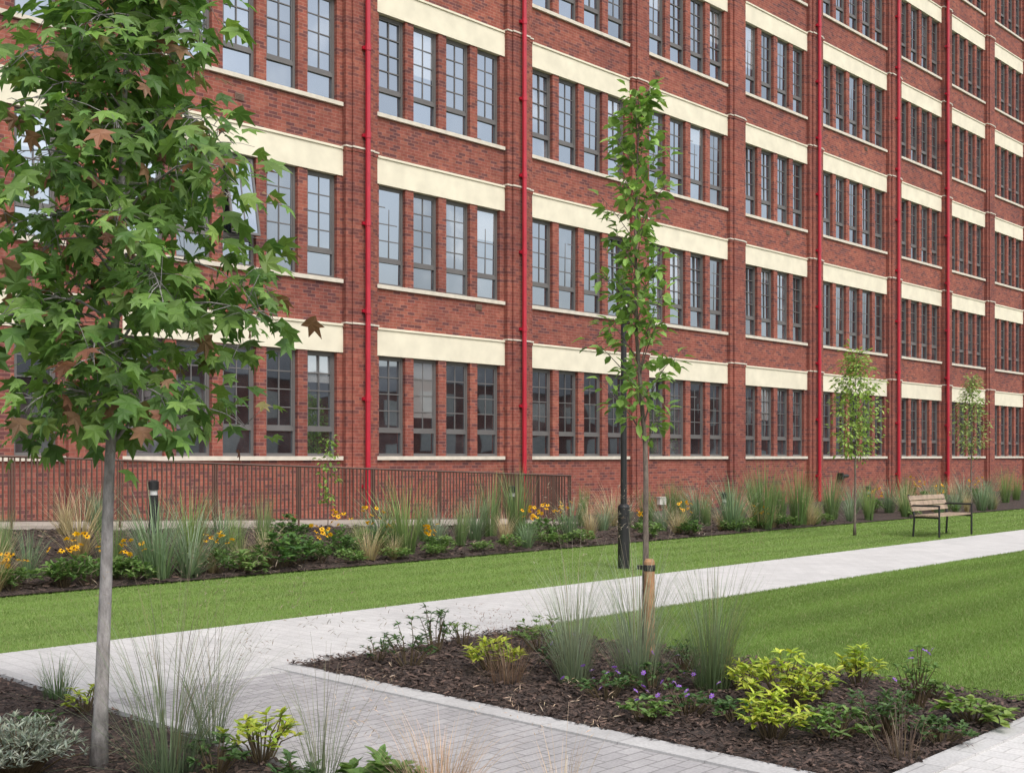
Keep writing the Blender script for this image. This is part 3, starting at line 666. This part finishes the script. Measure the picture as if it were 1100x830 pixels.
# ------------------------------------------------------------------ foreground plants
def plant(name,mb,px,py,label,cat,XY=None):
    if XY: X,Y=XY
    else: X,Y,_=G(px,py)
    o=mb.build(name,M['leaf']); tag(o,label,cat); o.location=(X,Y,.015); o.rotation_euler=(0,0,U(0,6.28)); return o
YG=[(.43,.49,.055),(.36,.45,.06),(.48,.52,.085),(.26,.36,.05)]
DG=[(.07,.135,.04),(.095,.17,.05),(.055,.11,.035)]
MG=[(.14,.24,.06),(.115,.2,.05),(.18,.27,.08)]
BL=((.14,.18,.10),(.34,.39,.27))
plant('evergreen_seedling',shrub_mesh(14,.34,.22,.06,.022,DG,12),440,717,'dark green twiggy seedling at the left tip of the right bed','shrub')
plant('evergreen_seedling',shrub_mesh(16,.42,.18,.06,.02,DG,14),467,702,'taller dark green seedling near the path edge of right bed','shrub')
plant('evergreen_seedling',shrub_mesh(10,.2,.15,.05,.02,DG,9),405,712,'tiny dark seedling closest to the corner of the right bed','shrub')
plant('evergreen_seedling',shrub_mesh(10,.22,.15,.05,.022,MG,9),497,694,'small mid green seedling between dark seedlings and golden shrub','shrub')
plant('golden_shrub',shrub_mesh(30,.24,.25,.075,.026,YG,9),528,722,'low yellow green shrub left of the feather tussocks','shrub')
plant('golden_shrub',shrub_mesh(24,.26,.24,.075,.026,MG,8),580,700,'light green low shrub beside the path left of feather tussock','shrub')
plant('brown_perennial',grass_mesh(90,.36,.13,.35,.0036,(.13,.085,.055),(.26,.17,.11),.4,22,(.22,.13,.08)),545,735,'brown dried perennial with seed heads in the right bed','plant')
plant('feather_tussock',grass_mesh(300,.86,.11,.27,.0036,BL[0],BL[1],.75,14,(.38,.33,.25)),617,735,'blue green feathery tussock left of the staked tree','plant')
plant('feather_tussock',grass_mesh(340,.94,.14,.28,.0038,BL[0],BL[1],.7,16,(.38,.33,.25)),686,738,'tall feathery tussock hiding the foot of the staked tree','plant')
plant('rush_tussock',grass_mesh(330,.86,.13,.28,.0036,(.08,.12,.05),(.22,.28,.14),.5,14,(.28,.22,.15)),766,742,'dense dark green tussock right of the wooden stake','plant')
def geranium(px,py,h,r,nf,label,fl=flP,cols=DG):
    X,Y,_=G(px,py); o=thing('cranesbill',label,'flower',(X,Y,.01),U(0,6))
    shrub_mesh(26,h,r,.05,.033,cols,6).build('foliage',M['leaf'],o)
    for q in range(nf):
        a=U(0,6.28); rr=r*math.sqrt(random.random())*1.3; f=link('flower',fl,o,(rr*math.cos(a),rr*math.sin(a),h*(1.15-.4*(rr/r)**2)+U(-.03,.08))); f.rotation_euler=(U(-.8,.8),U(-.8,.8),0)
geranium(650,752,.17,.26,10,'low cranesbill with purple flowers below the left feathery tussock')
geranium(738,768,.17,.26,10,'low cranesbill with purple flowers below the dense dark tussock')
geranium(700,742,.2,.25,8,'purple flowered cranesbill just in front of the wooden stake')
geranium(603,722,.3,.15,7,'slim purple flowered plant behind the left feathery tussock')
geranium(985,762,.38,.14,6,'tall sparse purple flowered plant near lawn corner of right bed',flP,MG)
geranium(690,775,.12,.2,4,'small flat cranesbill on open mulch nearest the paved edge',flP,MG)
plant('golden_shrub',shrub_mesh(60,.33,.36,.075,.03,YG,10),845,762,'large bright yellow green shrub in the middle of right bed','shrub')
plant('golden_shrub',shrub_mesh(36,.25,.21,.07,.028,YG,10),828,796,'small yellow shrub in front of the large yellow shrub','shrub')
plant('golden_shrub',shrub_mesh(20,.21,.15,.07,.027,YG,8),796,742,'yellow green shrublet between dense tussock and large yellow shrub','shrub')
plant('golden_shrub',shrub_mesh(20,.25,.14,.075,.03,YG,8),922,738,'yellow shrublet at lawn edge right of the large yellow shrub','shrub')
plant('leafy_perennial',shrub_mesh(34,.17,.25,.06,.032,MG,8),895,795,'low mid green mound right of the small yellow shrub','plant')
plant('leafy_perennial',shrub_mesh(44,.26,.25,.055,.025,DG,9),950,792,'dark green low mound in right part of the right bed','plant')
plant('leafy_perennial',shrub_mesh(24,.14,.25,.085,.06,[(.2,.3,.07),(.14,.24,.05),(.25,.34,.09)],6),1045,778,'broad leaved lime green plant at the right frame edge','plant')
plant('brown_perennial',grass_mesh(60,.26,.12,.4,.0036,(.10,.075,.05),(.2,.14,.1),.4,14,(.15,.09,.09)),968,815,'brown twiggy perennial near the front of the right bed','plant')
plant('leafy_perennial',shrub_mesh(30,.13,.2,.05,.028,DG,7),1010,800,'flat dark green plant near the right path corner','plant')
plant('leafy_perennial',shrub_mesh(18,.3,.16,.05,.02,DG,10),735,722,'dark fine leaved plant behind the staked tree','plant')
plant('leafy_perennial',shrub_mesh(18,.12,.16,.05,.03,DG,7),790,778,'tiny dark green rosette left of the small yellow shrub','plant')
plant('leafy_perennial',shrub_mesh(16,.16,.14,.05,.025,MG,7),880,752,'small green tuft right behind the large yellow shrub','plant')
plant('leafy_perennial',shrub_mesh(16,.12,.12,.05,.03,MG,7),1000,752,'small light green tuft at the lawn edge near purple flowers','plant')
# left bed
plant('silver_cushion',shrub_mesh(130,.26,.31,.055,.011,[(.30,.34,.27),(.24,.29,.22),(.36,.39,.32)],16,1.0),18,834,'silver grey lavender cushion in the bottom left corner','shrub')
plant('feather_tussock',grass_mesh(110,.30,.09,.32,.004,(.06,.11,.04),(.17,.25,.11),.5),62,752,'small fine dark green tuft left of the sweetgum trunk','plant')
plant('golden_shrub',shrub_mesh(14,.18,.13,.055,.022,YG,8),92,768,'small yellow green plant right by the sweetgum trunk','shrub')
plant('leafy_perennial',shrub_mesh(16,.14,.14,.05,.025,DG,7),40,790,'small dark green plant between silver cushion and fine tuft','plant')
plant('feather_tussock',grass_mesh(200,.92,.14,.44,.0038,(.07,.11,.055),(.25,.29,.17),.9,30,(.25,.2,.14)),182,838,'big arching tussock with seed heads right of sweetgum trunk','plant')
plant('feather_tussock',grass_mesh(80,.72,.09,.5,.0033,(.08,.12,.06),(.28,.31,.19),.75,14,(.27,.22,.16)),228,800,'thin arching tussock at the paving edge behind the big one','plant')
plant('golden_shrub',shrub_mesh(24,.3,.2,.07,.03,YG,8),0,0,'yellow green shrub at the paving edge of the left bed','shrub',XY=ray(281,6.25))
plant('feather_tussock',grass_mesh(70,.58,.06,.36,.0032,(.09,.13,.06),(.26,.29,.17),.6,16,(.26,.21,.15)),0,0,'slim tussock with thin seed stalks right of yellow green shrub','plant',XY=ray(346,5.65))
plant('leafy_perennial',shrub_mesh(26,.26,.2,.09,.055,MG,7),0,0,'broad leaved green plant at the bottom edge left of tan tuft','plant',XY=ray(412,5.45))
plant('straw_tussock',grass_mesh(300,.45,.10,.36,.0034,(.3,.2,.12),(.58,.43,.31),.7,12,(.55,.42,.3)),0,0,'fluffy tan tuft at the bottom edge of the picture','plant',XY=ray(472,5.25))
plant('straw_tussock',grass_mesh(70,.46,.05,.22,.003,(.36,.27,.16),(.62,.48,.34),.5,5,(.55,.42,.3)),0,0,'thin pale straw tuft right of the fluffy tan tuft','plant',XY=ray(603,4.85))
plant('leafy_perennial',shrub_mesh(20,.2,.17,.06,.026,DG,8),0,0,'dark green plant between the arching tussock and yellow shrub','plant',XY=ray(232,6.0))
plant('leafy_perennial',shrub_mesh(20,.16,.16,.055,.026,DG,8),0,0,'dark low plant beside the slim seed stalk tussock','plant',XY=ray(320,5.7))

# ------------------------------------------------------------------ light, world, camera
w=bpy.data.worlds.new('World'); SC.world=w; w.use_nodes=True; nt=w.node_tree
sk=nt.nodes.new('ShaderNodeTexSky'); sk.sky_type='NISHITA'; sk.sun_disc=False
el=math.radians(52); az=math.atan2(-.25,-1.0)
sk.sun_elevation=el; sk.sun_rotation=az; sk.dust_density=4.0; sk.air_density=1.2
hs=N(nt,'ShaderNodeHueSaturation',Saturation=.42,Value=1.72); L(nt,sk.outputs[0],hs.inputs['Color']); L(nt,hs.outputs[0],nt.nodes['Background'].inputs[0]); nt.nodes['Background'].inputs[1].default_value=.15
sd=bpy.data.lights.new('sun','SUN'); sd.energy=1.0; sd.angle=math.radians(25); sd.color=(1,.98,.95)
so=bpy.data.objects.new('sun',sd); COL.objects.link(so)
S=Vector((math.sin(az)*math.cos(el),math.cos(az)*math.cos(el),math.sin(el)))
so.rotation_euler=(-S).to_track_quat('-Z','Y').to_euler()
cd=bpy.data.cameras.new('camera'); co=bpy.data.objects.new('camera',cd); COL.objects.link(co); SC.camera=co
co.location=(0,0,EYE); co.rotation_euler=(math.pi/2,0,math.atan2(OFF,FPX)-math.pi/2)
cd.sensor_width=36; cd.lens=36*FPX/1100; cd.shift_y=75/1100; cd.clip_end=2000
SC.view_settings.view_transform='Standard'; SC.view_settings.look='None'; SC.view_settings.exposure=0
